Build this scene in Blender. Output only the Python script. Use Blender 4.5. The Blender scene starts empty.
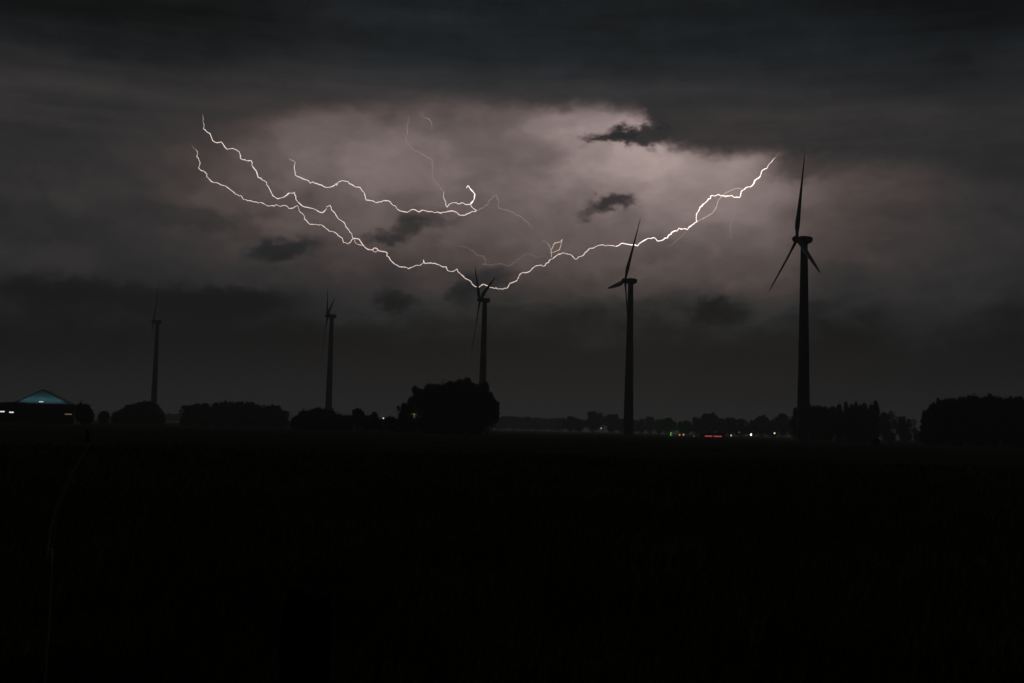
import bpy, bmesh, math, random
import numpy as np
from mathutils import Vector, Matrix

random.seed(7)
R = math.radians
S = bpy.context.scene
COL = S.collection

# ------------------------------------------------------------------ camera
FPX = 1138.0                      # focal length in pixels of a 1024 wide frame
CAM_H = 1.6
ROLL = 0.0244
PITCH = math.atan(88.0 / FPX)
fw = Vector((0, math.cos(PITCH), math.sin(PITCH)))
r0 = Vector((1, 0, 0))
u0 = Vector((0, -math.sin(PITCH), math.cos(PITCH)))
rt = r0 * math.cos(ROLL) + u0 * math.sin(ROLL)
up = u0 * math.cos(ROLL) - r0 * math.sin(ROLL)
cam_d = bpy.data.cameras.new('camera')
cam = bpy.data.objects.new('camera', cam_d)
COL.objects.link(cam)
m = Matrix((rt, up, -fw)).transposed().to_4x4()
m.translation = (0, 0, CAM_H)
cam.matrix_world = m
cam_d.sensor_width = 36.0
cam_d.lens = FPX / 1024.0 * 36.0
cam_d.clip_start = 0.05
cam_d.clip_end = 80000
S.camera = cam

def ray(px, py):
    return (fw * FPX + rt * (px - 512.0) - up * (py - 341.5)).normalized()

def azel(px, py):
    d = ray(px, py)
    return math.degrees(math.atan2(d.x, d.y)), math.degrees(math.asin(d.z))

def horizon(px):
    return 429.5 + (px - 512.0) * ROLL

def spot(px, dist):
    """ground point seen in column px near the horizon, at a distance"""
    d = ray(px, horizon(px) + 3)
    h = Vector((d.x, d.y, 0)).normalized()
    return h * (dist / h.y)          # dist is the depth in front of the lens

def tall(px, py, dist):
    """height above the ground of a point seen at row py, at a distance"""
    return CAM_H + (horizon(px) - py) * dist / FPX

# ------------------------------------------------------------------ exposure, render settings
S.view_settings.view_transform = 'Standard'
S.view_settings.look = 'None'
S.view_settings.exposure = 0
S.view_settings.gamma = 1
S.view_settings.use_curve_mapping = False
S.cycles.max_bounces = 2
S.cycles.volume_bounces = 0
S.cycles.use_denoising = True

# ------------------------------------------------------------------ sun lamp (the flash behind the clouds)
SUN_EL, SUN_AZ = R(11), R(4)
sd = bpy.data.lights.new('sun', 'SUN')
sd.energy = 0.10
sd.angle = R(20)
sd.color = (1.0, 0.95, 0.92)
sun = bpy.data.objects.new('sun', sd)
COL.objects.link(sun)
sun.rotation_euler = Vector((-math.sin(SUN_AZ) * math.cos(SUN_EL), -math.cos(SUN_AZ) * math.cos(SUN_EL),
                             -math.sin(SUN_EL))).to_track_quat('-Z', 'Y').to_euler()
sun.location = (0, 0, 60)

# ------------------------------------------------------------------ world: night storm sky
W = bpy.data.worlds.new('World')
S.world = W
W.use_nodes = True
nt = W.node_tree
nt.nodes.clear()
NL = nt.links

def n_(t, **kw):
    n = nt.nodes.new(t)
    for k, v in kw.items():
        setattr(n, k, v)
    return n

def put(sock, v):
    if hasattr(v, 'is_linked') or isinstance(v, bpy.types.NodeSocket):
        NL.new(v, sock)
    else:
        sock.default_value = v

def M(op, a, b=0.0, c=0.0, clamp=False):
    n = n_('ShaderNodeMath', operation=op, use_clamp=clamp)
    put(n.inputs[0], a)
    put(n.inputs[1], b)
    put(n.inputs[2], c)
    return n.outputs[0]

def add(a, b): return M('ADD', a, b)
def sub(a, b): return M('SUBTRACT', a, b)
def mul(a, b): return M('MULTIPLY', a, b)

def smooth(x, lo, hi):
    n = n_('ShaderNodeMapRange', interpolation_type='SMOOTHSTEP')
    put(n.inputs[0], x)
    put(n.inputs[1], lo)
    put(n.inputs[2], hi)
    return n.outputs[0]

def mixf(f, a, b):
    n = n_('ShaderNodeMix', data_type='FLOAT')
    put(n.inputs[0], f)
    put(n.inputs[2], a)
    put(n.inputs[3], b)
    return n.outputs[0]

tc = n_('ShaderNodeTexCoord')
sep = n_('ShaderNodeSeparateXYZ')
NL.new(tc.outputs['Generated'], sep.inputs[0])
X, Y, Z = sep.outputs
AZ0 = mul(M('ARCTAN2', X, Y), 180 / math.pi)
EL0 = mul(M('ARCSINE', Z), 180 / math.pi)

def noise(sx, sy, off, detail=4.0, rough=0.55, az=None, el=None):
    cx = n_('ShaderNodeCombineXYZ')
    put(cx.inputs[0], mul(az or AZ0, sx))
    put(cx.inputs[1], mul(el or EL0, sy))
    cx.inputs[2].default_value = off
    n = n_('ShaderNodeTexNoise')
    n.inputs['Scale'].default_value = 1.0
    n.inputs['Detail'].default_value = detail
    n.inputs['Roughness'].default_value = rough
    NL.new(cx.outputs[0], n.inputs['Vector'])
    return sub(n.outputs['Fac'], 0.5)          # about -0.25 .. 0.25

nA = noise(0.22, 0.40, 3.1)
nB = noise(0.22, 0.40, 17.7)
nC = noise(0.75, 1.1, 41.3, 5.0, 0.6)
nD = noise(0.75, 1.1, 73.9, 5.0, 0.6)
nE = noise(1.9, 2.6, 121.0, 3.0, 0.6)
nF = noise(1.9, 2.6, 163.0, 3.0, 0.6)
nStreak = noise(0.06, 0.7, 9.4, 5.0, 0.55)
nBig = noise(0.12, 0.25, 55.0, 4.0, 0.5)
AZ = add(AZ0, add(mul(nA, 7.0), mul(nC, 1.2)))
EL = add(EL0, add(mul(nB, 4.0), mul(nD, 0.9)))
AZs = add(AZ0, add(mul(nA, 0.9), add(mul(nC, 1.7), mul(nE, 1.0))))   # finer warp for the little clouds
ELs = add(EL0, add(mul(nB, 0.5), add(mul(nD, 1.1), mul(nF, 0.8))))

PPD = FPX * math.pi / 180.0       # pixels per degree

def blob(px, py, rx, ry, tilt=0.0, az=None, el=None, power=1.0):
    """soft elliptical lobe in azimuth / elevation"""
    a, e = azel(px, py)
    da = sub(az or AZ, a)
    de = sub(el or EL, e)
    c, s = math.cos(R(tilt)), math.sin(R(tilt))
    x = add(mul(da, c * PPD / rx), mul(de, s * PPD / rx))
    y = add(mul(da, -s * PPD / ry), mul(de, c * PPD / ry))
    q = add(mul(x, x), mul(y, y))
    return M('EXPONENT', mul(q, -0.5))

# display-referred grey of the lit cloud deck
v = 0.172
glows = [(625, 150, 120, 60, 0.20), (440, 160, 150, 62, 0.135), (735, 190, 95, 66, 0.125),
         (545, 218, 270, 70, 0.095), (320, 175, 80, 55, 0.07), (640, 170, 60, 28, 0.03),
         (590, 122, 46, 16, 0.10), (600, 215, 520, 120, 0.025)]
for px, py, rx, ry, k in glows:
    v = add(v, mul(blob(px, py, rx, ry), k))
for px, py, rx, ry, k in [(545, 185, 44, 40, -0.085), (500, 135, 50, 24, -0.05), (430, 200, 60, 20, -0.03), (600, 250, 70, 28, -0.02),
                          (300, 262, 90, 26, -0.035), (880, 235, 110, 60, -0.03), (500, 300, 200, 16, -0.02)]:
    v = add(v, mul(blob(px, py, rx, ry), k))
nBil = noise(0.34, 0.42, 205.0, 5.0, 0.58, AZ, EL)          # billows, warped along with the deck
v = mul(v, add(1.0, add(mul(nC, 0.17), mul(nE, 0.06))))
v = mul(v, add(1.0, add(mul(nBig, 0.36), mul(nBil, 0.36))))

# lower dark bank of rain cloud near the horizon
low_edge = add(5.1, add(mul(nA, 4.2), add(mul(nC, 2.0), mul(nE, 0.7))))
lowm = smooth(sub(low_edge, EL0), -1.9, 1.4)
lowv = add(0.077, mul(nStreak, 0.03))
lowv = add(lowv, mul(M('EXPONENT', mul(mul(EL0, EL0), -0.16)), 0.028))
v = mixf(lowm, v, lowv)

# upper dark shelf of cloud: its lower edge drops to the left and to the right
ae = [azel(x, y) for x, y in ((0, 172), (150, 140), (250, 117), (330, 106), (480, 101), (560, 106), (615, 108), (640, 111),
                              (652, 127), (672, 144), (702, 151), (800, 156), (900, 163), (1023, 178))]
rc = n_('ShaderNodeFloatCurve')
cm = rc.mapping
cv = cm.curves[0]
lo_a, hi_a = ae[0][0] - 12, ae[-1][0] + 12
pts = [((a - lo_a) / (hi_a - lo_a), e / 30.0) for a, e in ae]
cv.points[0].location = (0, 12.0 / 30)
cv.points[1].location = (1, 12.0 / 30)
for p in pts:
    cv.points.new(*p)
for p_ in cv.points: p_.handle_type = 'AUTO_CLAMPED'
cm.update()
put(rc.inputs['Value'], M('DIVIDE', sub(add(AZ0, mul(nE, 0.8)), lo_a), hi_a - lo_a, clamp=True))
edge = sub(mul(rc.outputs[0], 30.0), 0.3)
top_d = sub(add(EL0, add(mul(nC, 0.8), add(mul(nA, 0.9), mul(nE, 0.5)))), edge)
topm = smooth(top_d, -0.35, 0.85)
leftw = smooth(AZ0, -12.5, -18.5)
topm2 = smooth(top_d, -2.5, 3.5)
topm = mixf(leftw, topm, topm2)
topv = mixf(smooth(EL0, 15.2, 19.5), 0.215, 0.128)
topv = add(topv, mul(nStreak, 0.12))
topv = add(topv, mul(nBig, 0.05))
topv = add(topv, mul(blob(420, 85, 260, 22), 0.03))
topv = sub(topv, mul(smooth(AZ0, 10.0, 24.0), 0.035))
topv = add(topv, mul(nC, 0.04))
topv = sub(topv, mul(mul(smooth(AZ0, -8.0, -18.0), smooth(EL0, 13.5, 17.5)), 0.045))
v = mixf(topm, v, topv)

# small dark scud clouds drifting under the deck
scud = [(281, 249, 24, 6, 12, .85), (408, 224, 14, 7, 20, .7), (384, 238, 13, 5, 0, .7), (430, 219, 16, 6, 0, .4),
        (614, 203, 16, 5, 0, .85), (592, 212, 9, 5, 30, .5), (606, 138, 16, 3.5, 0, .9), (624, 133, 12, 5, 0, .95), (646, 138, 16, 6, 0, .9),
        (483, 282, 22, 7, 20, .55), (462, 295, 10, 9, 0, .4), (718, 313, 18, 8, 0, .9),
        (240, 302, 40, 9, 4, .95), (195, 310, 40, 12, 0, .8), (185, 217, 46, 8, -4, .4), (40, 150, 46, 11, 0, .45),
        (80, 293, 55, 9, 0, .8), (395, 302, 14, 7, 0, .8), (30, 225, 50, 10, 0, .3), (530, 318, 40, 8, 0, .3),
        (1008, 72, 34, 16, 25, .6), (800, 166, 26, 9, 0, .5)]
scudv = mixf(smooth(EL0, 5.5, 10.0), 0.082, 0.168)
for px, py, rx, ry, t, k in scud:
    b = smooth(blob(px, py, rx * 1.25, ry * 1.35, t, AZs, ELs), 0.20, 0.92)
    v = mixf(mul(b, k), v, scudv)
v = M('MAXIMUM', v, 0.02)

# unseen sky overhead brightened to light the field; land below the horizon stays dark
v = add(v, mul(smooth(EL0, 27.0, 50.0), 0.10))
# the flash lights the half of the sky that holds it; the rest of the night stays darker
front = smooth(M('COSINE', mul(AZ0, math.pi / 180)), -0.5, 0.75)
v = mul(v, add(0.55, mul(front, 0.45)))
v = mul(v, add(0.35, mul(smooth(EL0, -2.0, -0.2), 0.65)))
lin = M('POWER', v, 2.2)
tint = n_('ShaderNodeMix', data_type='RGBA')
put(tint.inputs[0], smooth(v, 0.13, 0.30))
tint.inputs[6].default_value = (0.93, 1.0, 1.06, 1)
tint.inputs[7].default_value = (1.20, 0.925, 0.885, 1)
teal = n_('ShaderNodeMix', data_type='RGBA')              # the highest cloud lets a colder light through
put(teal.inputs[0], mul(smooth(EL0, 15.5, 19.5), smooth(AZ0, -16.0, -4.0)))
NL.new(tint.outputs[2], teal.inputs[6])
teal.inputs[7].default_value = (0.80, 1.02, 1.20, 1)
colv = n_('ShaderNodeVectorMath', operation='SCALE')
NL.new(teal.outputs[2], colv.inputs[0])
NL.new(lin, colv.inputs['Scale'])
bg = n_('ShaderNodeBackground')
NL.new(colv.outputs[0], bg.inputs[0])
bg.inputs[1].default_value = 1.0
sky = n_('ShaderNodeTexSky', sky_type='NISHITA')
sky.sun_disc = False
sky.sun_elevation = SUN_EL
sky.sun_rotation = SUN_AZ
bg2 = n_('ShaderNodeBackground')
NL.new(sky.outputs[0], bg2.inputs[0])
bg2.inputs[1].default_value = 0.00012
ads = n_('ShaderNodeAddShader')
NL.new(bg.outputs[0], ads.inputs[0])
NL.new(bg2.outputs[0], ads.inputs[1])
wo = n_('ShaderNodeOutputWorld')
NL.new(ads.outputs[0], wo.inputs[0])
W.cycles.sampling_method = 'MANUAL'
W.cycles.sample_map_resolution = 1024

# ------------------------------------------------------------------ helpers: tags, materials, meshes
def tag(o, label=None, cat=None, group=None, kind=None):
    if label: o['label'] = label
    if cat: o['category'] = cat
    if group: o['group'] = group
    if kind: o['kind'] = kind
    return o

def empty(name, loc, rz=0.0, label=None, cat=None, group=None):
    o = bpy.data.objects.new(name, None)
    COL.objects.link(o)
    o.location = loc
    o.rotation_euler = (0, 0, rz)
    o.empty_display_size = 0.5
    return tag(o, label, cat, group)

def link_mesh(name, me, mat, parent=None, smooth_=False):
    o = bpy.data.objects.new(name, me)
    COL.objects.link(o)
    if mat is not None and not me.materials:
        me.materials.append(mat)
    if smooth_:
        for p in me.polygons:
            p.use_smooth = True
    if parent is not None:
        o.parent = parent
    return o

def bm_obj(name, bm, mat, parent=None, smooth_=False):
    me = bpy.data.meshes.new(name)
    bm.normal_update()
    bm.to_mesh(me)
    bm.free()
    return link_mesh(name, me, mat, parent, smooth_)

def mat_noise(name, c1, c2, scale=3.0, rough=0.8, bump=0.0, detail=5.0, spec=0.3, coords='Object'):
    m = bpy.data.materials.new(name)
    m.use_nodes = True
    t = m.node_tree
    b = t.nodes['Principled BSDF']
    b.inputs['Roughness'].default_value = rough
    b.inputs['Specular IOR Level'].default_value = spec
    co = t.nodes.new('ShaderNodeTexCoord')
    no = t.nodes.new('ShaderNodeTexNoise')
    no.inputs['Scale'].default_value = scale
    no.inputs['Detail'].default_value = detail
    t.links.new(co.outputs[coords], no.inputs['Vector'])
    mx = t.nodes.new('ShaderNodeMix')
    mx.data_type = 'RGBA'
    t.links.new(no.outputs['Fac'], mx.inputs[0])
    mx.inputs[6].default_value = (*c1, 1)
    mx.inputs[7].default_value = (*c2, 1)
    t.links.new(mx.outputs[2], b.inputs['Base Color'])
    if bump:
        bu = t.nodes.new('ShaderNodeBump')
        bu.inputs['Strength'].default_value = bump
        t.links.new(no.outputs['Fac'], bu.inputs['Height'])
        t.links.new(bu.outputs[0], b.inputs['Normal'])
    return m

def mat_emit(name, color, strength, sample=False):
    m = bpy.data.materials.new(name)
    m.use_nodes = True
    t = m.node_tree
    t.nodes.clear()
    e = t.nodes.new('ShaderNodeEmission')
    e.inputs[0].default_value = (*color, 1)
    e.inputs[1].default_value = strength
    o = t.nodes.new('ShaderNodeOutputMaterial')
    t.links.new(e.outputs[0], o.inputs[0])
    m.cycles.emission_sampling = 'AUTO' if sample else 'NONE'
    return m

def add_box(bm, x0, x1, y0, y1, z0, z1):
    vs = [bm.verts.new(p) for p in ((x0, y0, z0), (x1, y0, z0), (x1, y1, z0), (x0, y1, z0),
                                    (x0, y0, z1), (x1, y0, z1), (x1, y1, z1), (x0, y1, z1))]
    for f in ((3, 2, 1, 0), (4, 5, 6, 7), (0, 1, 5, 4), (1, 2, 6, 5), (2, 3, 7, 6), (3, 0, 4, 7)):
        bm.faces.new([vs[i] for i in f])
    return vs

def add_prism(bm, poly_xz, y0, y1):
    a = [bm.verts.new((x, y0, z)) for x, z in poly_xz]
    b = [bm.verts.new((x, y1, z)) for x, z in poly_xz]
    n = len(a)
    bm.faces.new(a)
    bm.faces.new(b[::-1])
    for i in range(n):
        bm.faces.new((a[(i + 1) % n], a[i], b[i], b[(i + 1) % n]))

def add_tube(bm, pts, radii, sides=8):
    """tapered tube along a polyline"""
    rings = []
    n = len(pts)
    pts = [Vector(p) for p in pts]
    for i, p in enumerate(pts):
        t = (pts[min(i + 1, n - 1)] - pts[max(i - 1, 0)]).normalized()
        ref = Vector((0, 0, 1)) if abs(t.z) < 0.9 else Vector((1, 0, 0))
        a = t.cross(ref).normalized()
        b = t.cross(a).normalized()
        rings.append([bm.verts.new(p + (a * math.cos(k * 2 * math.pi / sides) + b * math.sin(k * 2 * math.pi / sides)) * radii[i])
                      for k in range(sides)])
    for i in range(n - 1):
        for k in range(sides):
            bm.faces.new((rings[i][k], rings[i][(k + 1) % sides], rings[i + 1][(k + 1) % sides], rings[i + 1][k]))
    bm.faces.new(rings[0][::-1])
    bm.faces.new(rings[-1])

def copy_tree(root):
    c = root.copy()
    COL.objects.link(c)
    for ch in root.children:
        d = ch.copy()
        COL.objects.link(d)
        d.parent = c
        for g in ch.children:
            e = g.copy()
            COL.objects.link(e)
            e.parent = d
    return c

# ------------------------------------------------------------------ ground sheet and haze
def relief(x, y):
    r = math.hypot(x, y)
    f = max(0.0, min(1.0, (r - 2) / 10)) * max(0.0, 1 - r / 400)
    return f * (0.06 * math.sin(x * 0.31 + 1.3 * math.sin(y * 0.13)) + 0.05 * math.sin(y * 0.42 + x * 0.11)
                + 0.04 * math.sin(x * 0.9 + y * 0.6) * math.exp(-r / 60))

gm = bpy.data.materials.new('meadow_soil_and_turf')
gm.use_nodes = True
gt = gm.node_tree
gb = gt.nodes['Principled BSDF']
gb.inputs['Roughness'].default_value = 1.0
gb.inputs['Specular IOR Level'].default_value = 0.0
gco = gt.nodes.new('ShaderNodeTexCoord')
g1 = gt.nodes.new('ShaderNodeTexNoise'); g1.inputs['Scale'].default_value = 0.09; g1.inputs['Detail'].default_value = 8
g2 = gt.nodes.new('ShaderNodeTexNoise'); g2.inputs['Scale'].default_value = 4.0; g2.inputs['Detail'].default_value = 8
gt.links.new(gco.outputs['Object'], g1.inputs['Vector'])
gt.links.new(gco.outputs['Object'], g2.inputs['Vector'])
ga = gt.nodes.new('ShaderNodeMath'); ga.operation = 'ADD'
gt.links.new(g1.outputs['Fac'], ga.inputs[0]); gt.links.new(g2.outputs['Fac'], ga.inputs[1])
gr = gt.nodes.new('ShaderNodeMapRange'); gr.inputs[1].default_value = 0.7; gr.inputs[2].default_value = 1.35
gt.links.new(ga.outputs[0], gr.inputs[0])
gx = gt.nodes.new('ShaderNodeMix'); gx.data_type = 'RGBA'
gx.inputs[6].default_value = (0.035, 0.037, 0.014, 1)
gx.inputs[7].default_value = (0.11, 0.105, 0.045, 1)
gt.links.new(gr.outputs[0], gx.inputs[0]); gt.links.new(gx.outputs[2], gb.inputs['Base Color'])
gbu = gt.nodes.new('ShaderNodeBump'); gbu.inputs['Strength'].default_value = 0.6; gbu.inputs['Distance'].default_value = 0.2
gt.links.new(g2.outputs['Fac'], gbu.inputs['Height']); gt.links.new(gbu.outputs[0], gb.inputs['Normal'])

bm = bmesh.new()
NA = 180
radii = [0.0] + [1.5 * 1.11 ** k for k in range(92)]
radii = [r for r in radii if r < 19000] + [19000]
ctr = bm.verts.new((0, 0, 0))
prev = None
for r in radii[1:]:
    ring = [bm.verts.new((r * math.sin(2 * math.pi * k / NA), r * math.cos(2 * math.pi * k / NA),
                          relief(r * math.sin(2 * math.pi * k / NA), r * math.cos(2 * math.pi * k / NA)))) for k in range(NA)]
    for k in range(NA):
        if prev is None:
            bm.faces.new((ctr, ring[(k + 1) % NA], ring[k]))
        else:
            bm.faces.new((prev[k], prev[(k + 1) % NA], ring[(k + 1) % NA], ring[k]))
    prev = ring
bmesh.ops.recalc_face_normals(bm, faces=bm.faces)
ground = bm_obj('ground', bm, gm, None, True)
tag(ground, kind='structure')

hm = bpy.data.materials.new('damp_night_air')
hm.use_nodes = True
ht = hm.node_tree
ht.nodes.clear()
pv = ht.nodes.new('ShaderNodeVolumePrincipled')
pv.inputs['Color'].default_value = (0.92, 0.92, 0.94, 1)
pv.inputs['Density'].default_value = 0.00042
pv.inputs['Anisotropy'].default_value = 0.25
pv.inputs['Density Attribute'].default_value = ''
pv.inputs['Temperature Attribute'].default_value = ''
pv.inputs['Color Attribute'].default_value = ''
ho = ht.nodes.new('ShaderNodeOutputMaterial')
ht.links.new(pv.outputs[0], ho.inputs['Volume'])
hm.cycles.homogeneous_volume = True
bm = bmesh.new()
add_box(bm, -20000, 20000, -20000, 20000, -1.3, 110)
haze = bm_obj('haze', bm, hm)
tag(haze, kind='stuff')

# ------------------------------------------------------------------ wind turbines
mw_tower = mat_noise('painted_steel_tower', (0.10, 0.10, 0.104), (0.14, 0.14, 0.14), 0.4, 0.6)
mw_blade = mat_noise('turbine_fibreglass', (0.10, 0.10, 0.10), (0.14, 0.14, 0.14), 0.6, 0.55)
mw_dark = mat_noise('dark_painted_steel', (0.10, 0.10, 0.10), (0.16, 0.16, 0.15), 2.0, 0.6)
HUB_Z = 65.0

def loft(bm, rings):
    vr = [[bm.verts.new(p) for p in ring] for ring in rings]
    n = len(vr[0])
    for i in range(len(vr) - 1):
        for k in range(n):
            bm.faces.new((vr[i][k], vr[i][(k + 1) % n], vr[i + 1][(k + 1) % n], vr[i + 1][k]))
    bm.faces.new(vr[0][::-1])
    bm.faces.new(vr[-1])

def blade_mesh():
    bm = bmesh.new()
    prof = [(0.9, 0.62, 0.6, 0), (2.2, 0.7, 0.6, 2), (3.6, 1.15, 0.5, 16), (5.6, 1.42, 0.36, 15), (8.5, 1.3, 0.28, 11),
            (13, 1.08, 0.2, 8), (18, 0.84, 0.15, 5), (23, 0.6, 0.10, 3), (27, 0.36, 0.06, 2), (28.4, 0.12, 0.03, 2)]
    rings = []
    for z, ch, th, tw in prof:
        ring = []
        for k in range(12):
            a = 2 * math.pi * k / 12
            x = ch * math.cos(a) + (ch - 0.55) * 0.45           # trailing edge sweeps to one side
            y = th * math.sin(a) * (0.55 + 0.45 * math.cos(a * 0.5) ** 2)
            c, s = math.cos(R(tw)), math.sin(R(tw))
            ring.append((x * c - y * s, x * s + y * c, z))
        rings.append(ring)
    loft(bm, rings)
    me = bpy.data.meshes.new('blade')
    bmesh.ops.recalc_face_normals(bm, faces=bm.faces)
    bm.to_mesh(me)
    bm.free()
    me.materials.append(mw_blade)
    for p in me.polygons: p.use_smooth = True
    return me

def make_turbine():
    root = empty('wind_turbine', (0, 0, 0))
    bm = bmesh.new()
    rings = []
    for z, r in ((-0.3, 2.2), (0.0, 2.15), (8, 2.02), (20, 1.82), (35, 1.58), (50, 1.33), (60, 1.17), (64.0, 1.12)):
        rings.append([(r * math.cos(2 * math.pi * k / 32), r * math.sin(2 * math.pi * k / 32), z) for k in range(32)])
    loft(bm, rings)
    bm_obj('tower', bm, mw_tower, root, True)
    bm = bmesh.new()
    add_box(bm, -0.55, 0.55, -2.28, -2.02, 0.5, 2.8)
    bmesh.ops.bevel(bm, geom=list(bm.edges), offset=0.05, segments=1, affect='EDGES')
    bm_obj('door', bm, mw_dark, root)
    # nacelle runs along +x behind the rotor, rounded sides, a tall stern with a wind vane
    bm = bmesh.new()
    rings = []
    for x, hw, lo, hi in ((-1.75, 0.85, -0.95, 0.95), (-1.3, 1.2, -1.4, 1.25), (-0.2, 1.4, -1.75, 1.5), (1.0, 1.35, -1.65, 1.5),
                          (2.1, 1.15, -1.0, 1.4), (2.5, 0.95, -0.5, 1.2)):
        ring = []
        for k in range(16):
            a = 2 * math.pi * k / 16
            ca, sa = math.cos(a), math.sin(a)
            yy = hw * math.copysign(abs(ca) ** 0.55, ca)
            zz = ((lo + hi) / 2 + (hi - lo) / 2 * math.copysign(abs(sa) ** 0.55, sa)) * 0.84
            ring.append((x, yy, HUB_Z + zz))
        rings.append(ring)
    loft(bm, rings)
    bmesh.ops.recalc_face_normals(bm, faces=bm.faces)
    bmesh.ops.rotate(bm, verts=bm.verts, cent=(0, 0, HUB_Z), matrix=Matrix.Rotation(R(5), 3, 'Y'))
    nac = bm_obj('nacelle', bm, mw_blade, root, True)
    bm = bmesh.new()
    add_tube(bm, [(1.9, 0.3, HUB_Z + 1.1), (1.9, 0.3, HUB_Z + 2.4)], [0.05, 0.04], 6)
    add_tube(bm, [(1.9, 0.3, HUB_Z + 2.35), (2.4, 0.3, HUB_Z + 2.35)], [0.10, 0.03], 6)
    bm_obj('wind_vane', bm, mw_dark, nac)
    bm = bmesh.new()
    rings = []
    for x, r in ((0.75, 0.95), (0.3, 1.15), (-0.3, 1.18), (-0.9, 0.98), (-1.35, 0.6), (-1.6, 0.15)):
        rings.append([(x, r * math.cos(2 * math.pi * k / 20), r * math.sin(2 * math.pi * k / 20)) for k in range(20)])
    loft(bm, rings)
    bmesh.ops.recalc_face_normals(bm, faces=bm.faces)
    hub = bm_obj('hub', bm, mw_blade, root, True)
    hub.location = (-2.45, 0, HUB_Z + 0.1)
    bme = blade_mesh()
    for k in range(3):
        link_mesh('blade', bme, None, root)
    return root

TILT = R(5)
def pose_rotor(root, first):
    """first: degrees, turning towards the viewer's right as the rotor is seen from upwind (-x)"""
    k = 0
    hubm = Matrix.Translation((-2.45, 0, HUB_Z + 0.1)) @ Matrix.Rotation(TILT, 4, 'Y')
    for ch in root.children:
        if ch.name.startswith('hub'):
            ch.matrix_local = hubm
        if ch.name.startswith('blade'):
            a = R(first + 120 * k)
            # the blade lies along +z; a turn about -x swings its tip; chord turned into the rotor plane
            ch.matrix_local = hubm @ Matrix.Rotation(a, 4, 'X') @ Matrix.Rotation(R(90), 4, 'Z')
            k += 1

turb = [  # px of the tower at the ground, distance, yaw in degrees, rotor angle, label
    (803.3, 364, 5, 0, 'tallest wind turbine, nearest of the row, its upper blade reaching the dark cloud'),
    (628.2, 475, 10, 30, 'wind turbine beside the red lights, one blade crossing the lightning'),
    (481.4, 560, 15, -47, 'wind turbine rising behind the big dark tree clump'),
    (327.8, 662, 16, -48, 'wind turbine rising behind the low dark bushes, left of the big tree clump'),
    (152.8, 729, 18, 12, 'farthest wind turbine, nearest to the teal lit barn'),
]
proto_turbine = make_turbine()
for i, (px, dist, yaw, rot, label) in enumerate(turb):
    o = proto_turbine if i == 0 else copy_tree(proto_turbine)
    o.location = spot(px, dist)
    o.rotation_euler = (0, 0, R(yaw))
    pose_rotor(o, rot)
    tag(o, label, 'wind turbine', 'wind turbines standing in a row across the fields')

# ------------------------------------------------------------------ lightning
SHEET = 4200.0
def sky_pt(px, py, dd=0.0):
    d = ray(px, py)
    return Vector((0, 0, CAM_H)) + d * ((SHEET + dd) / d.y)

def zp(pts, ox, oy, sc):
    return [(ox + x / sc, oy + y / sc) for x, y in pts]

K = 6.827
bolt_hot = mat_emit('lightning_plasma_bright', (1.0, 0.86, 0.78), 2.0)
bolt_mid = mat_emit('lightning_plasma', (1.0, 0.82, 0.73), 1.15)
bolt_dim = mat_emit('lightning_plasma_dim', (1.0, 0.76, 0.64), 0.75)
bolt_faint = mat_emit('lightning_plasma_faint', (1.0, 0.78, 0.68), 0.42)
bolt_ghost = mat_emit('lightning_plasma_veiled', (1.0, 0.80, 0.72), 0.19)
bolt_pale = mat_emit('lightning_plasma_pale', (1.0, 0.80, 0.70), 0.31)
PXM = SHEET / FPX
rj = random.Random(5)

def channel(name, pts, mat, w, parent, taper0=0.25, taper1=1.0, dd=0.0, jag=0.75, flen=14.0):
    # a jagged path: each traced leg is broken once more, off its line
    q = [pts[0]]
    for a, b in zip(pts[:-1], pts[1:]):
        L = math.hypot(b[0] - a[0], b[1] - a[1])
        k = max(1, int(L / 2.0))
        for j in range(1, k):
            t = j / k
            q.append((a[0] + (b[0] - a[0]) * t + rj.uniform(-jag, jag), a[1] + (b[1] - a[1]) * t + rj.uniform(-jag, jag)))
        q.append(b)
    depth, p3, rr = dd, [], []
    n = len(q)
    cum = [0.0]
    for a, b in zip(q[:-1], q[1:]):
        cum.append(cum[-1] + math.hypot(b[0] - a[0], b[1] - a[1]))
    for i, (x, y) in enumerate(q):
        depth += rj.uniform(-9, 9)
        p3.append(sky_pt(x, y, depth))
        f = min(1.0, taper0 + (1 - taper0) * cum[i] / flen)
        g = min(1.0, taper1 + (1 - taper1) * (cum[-1] - cum[i]) / flen)
        rr.append(w * PXM * min(f, g) * rj.uniform(0.55, 1.3))
    bm = bmesh.new()
    add_tube(bm, p3, rr, 6)
    o = bm_obj(name, bm, mat)
    if parent is not None:
        o.parent = parent
        o.matrix_parent_inverse = Matrix.Translation(-parent.location)
    return o

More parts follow.
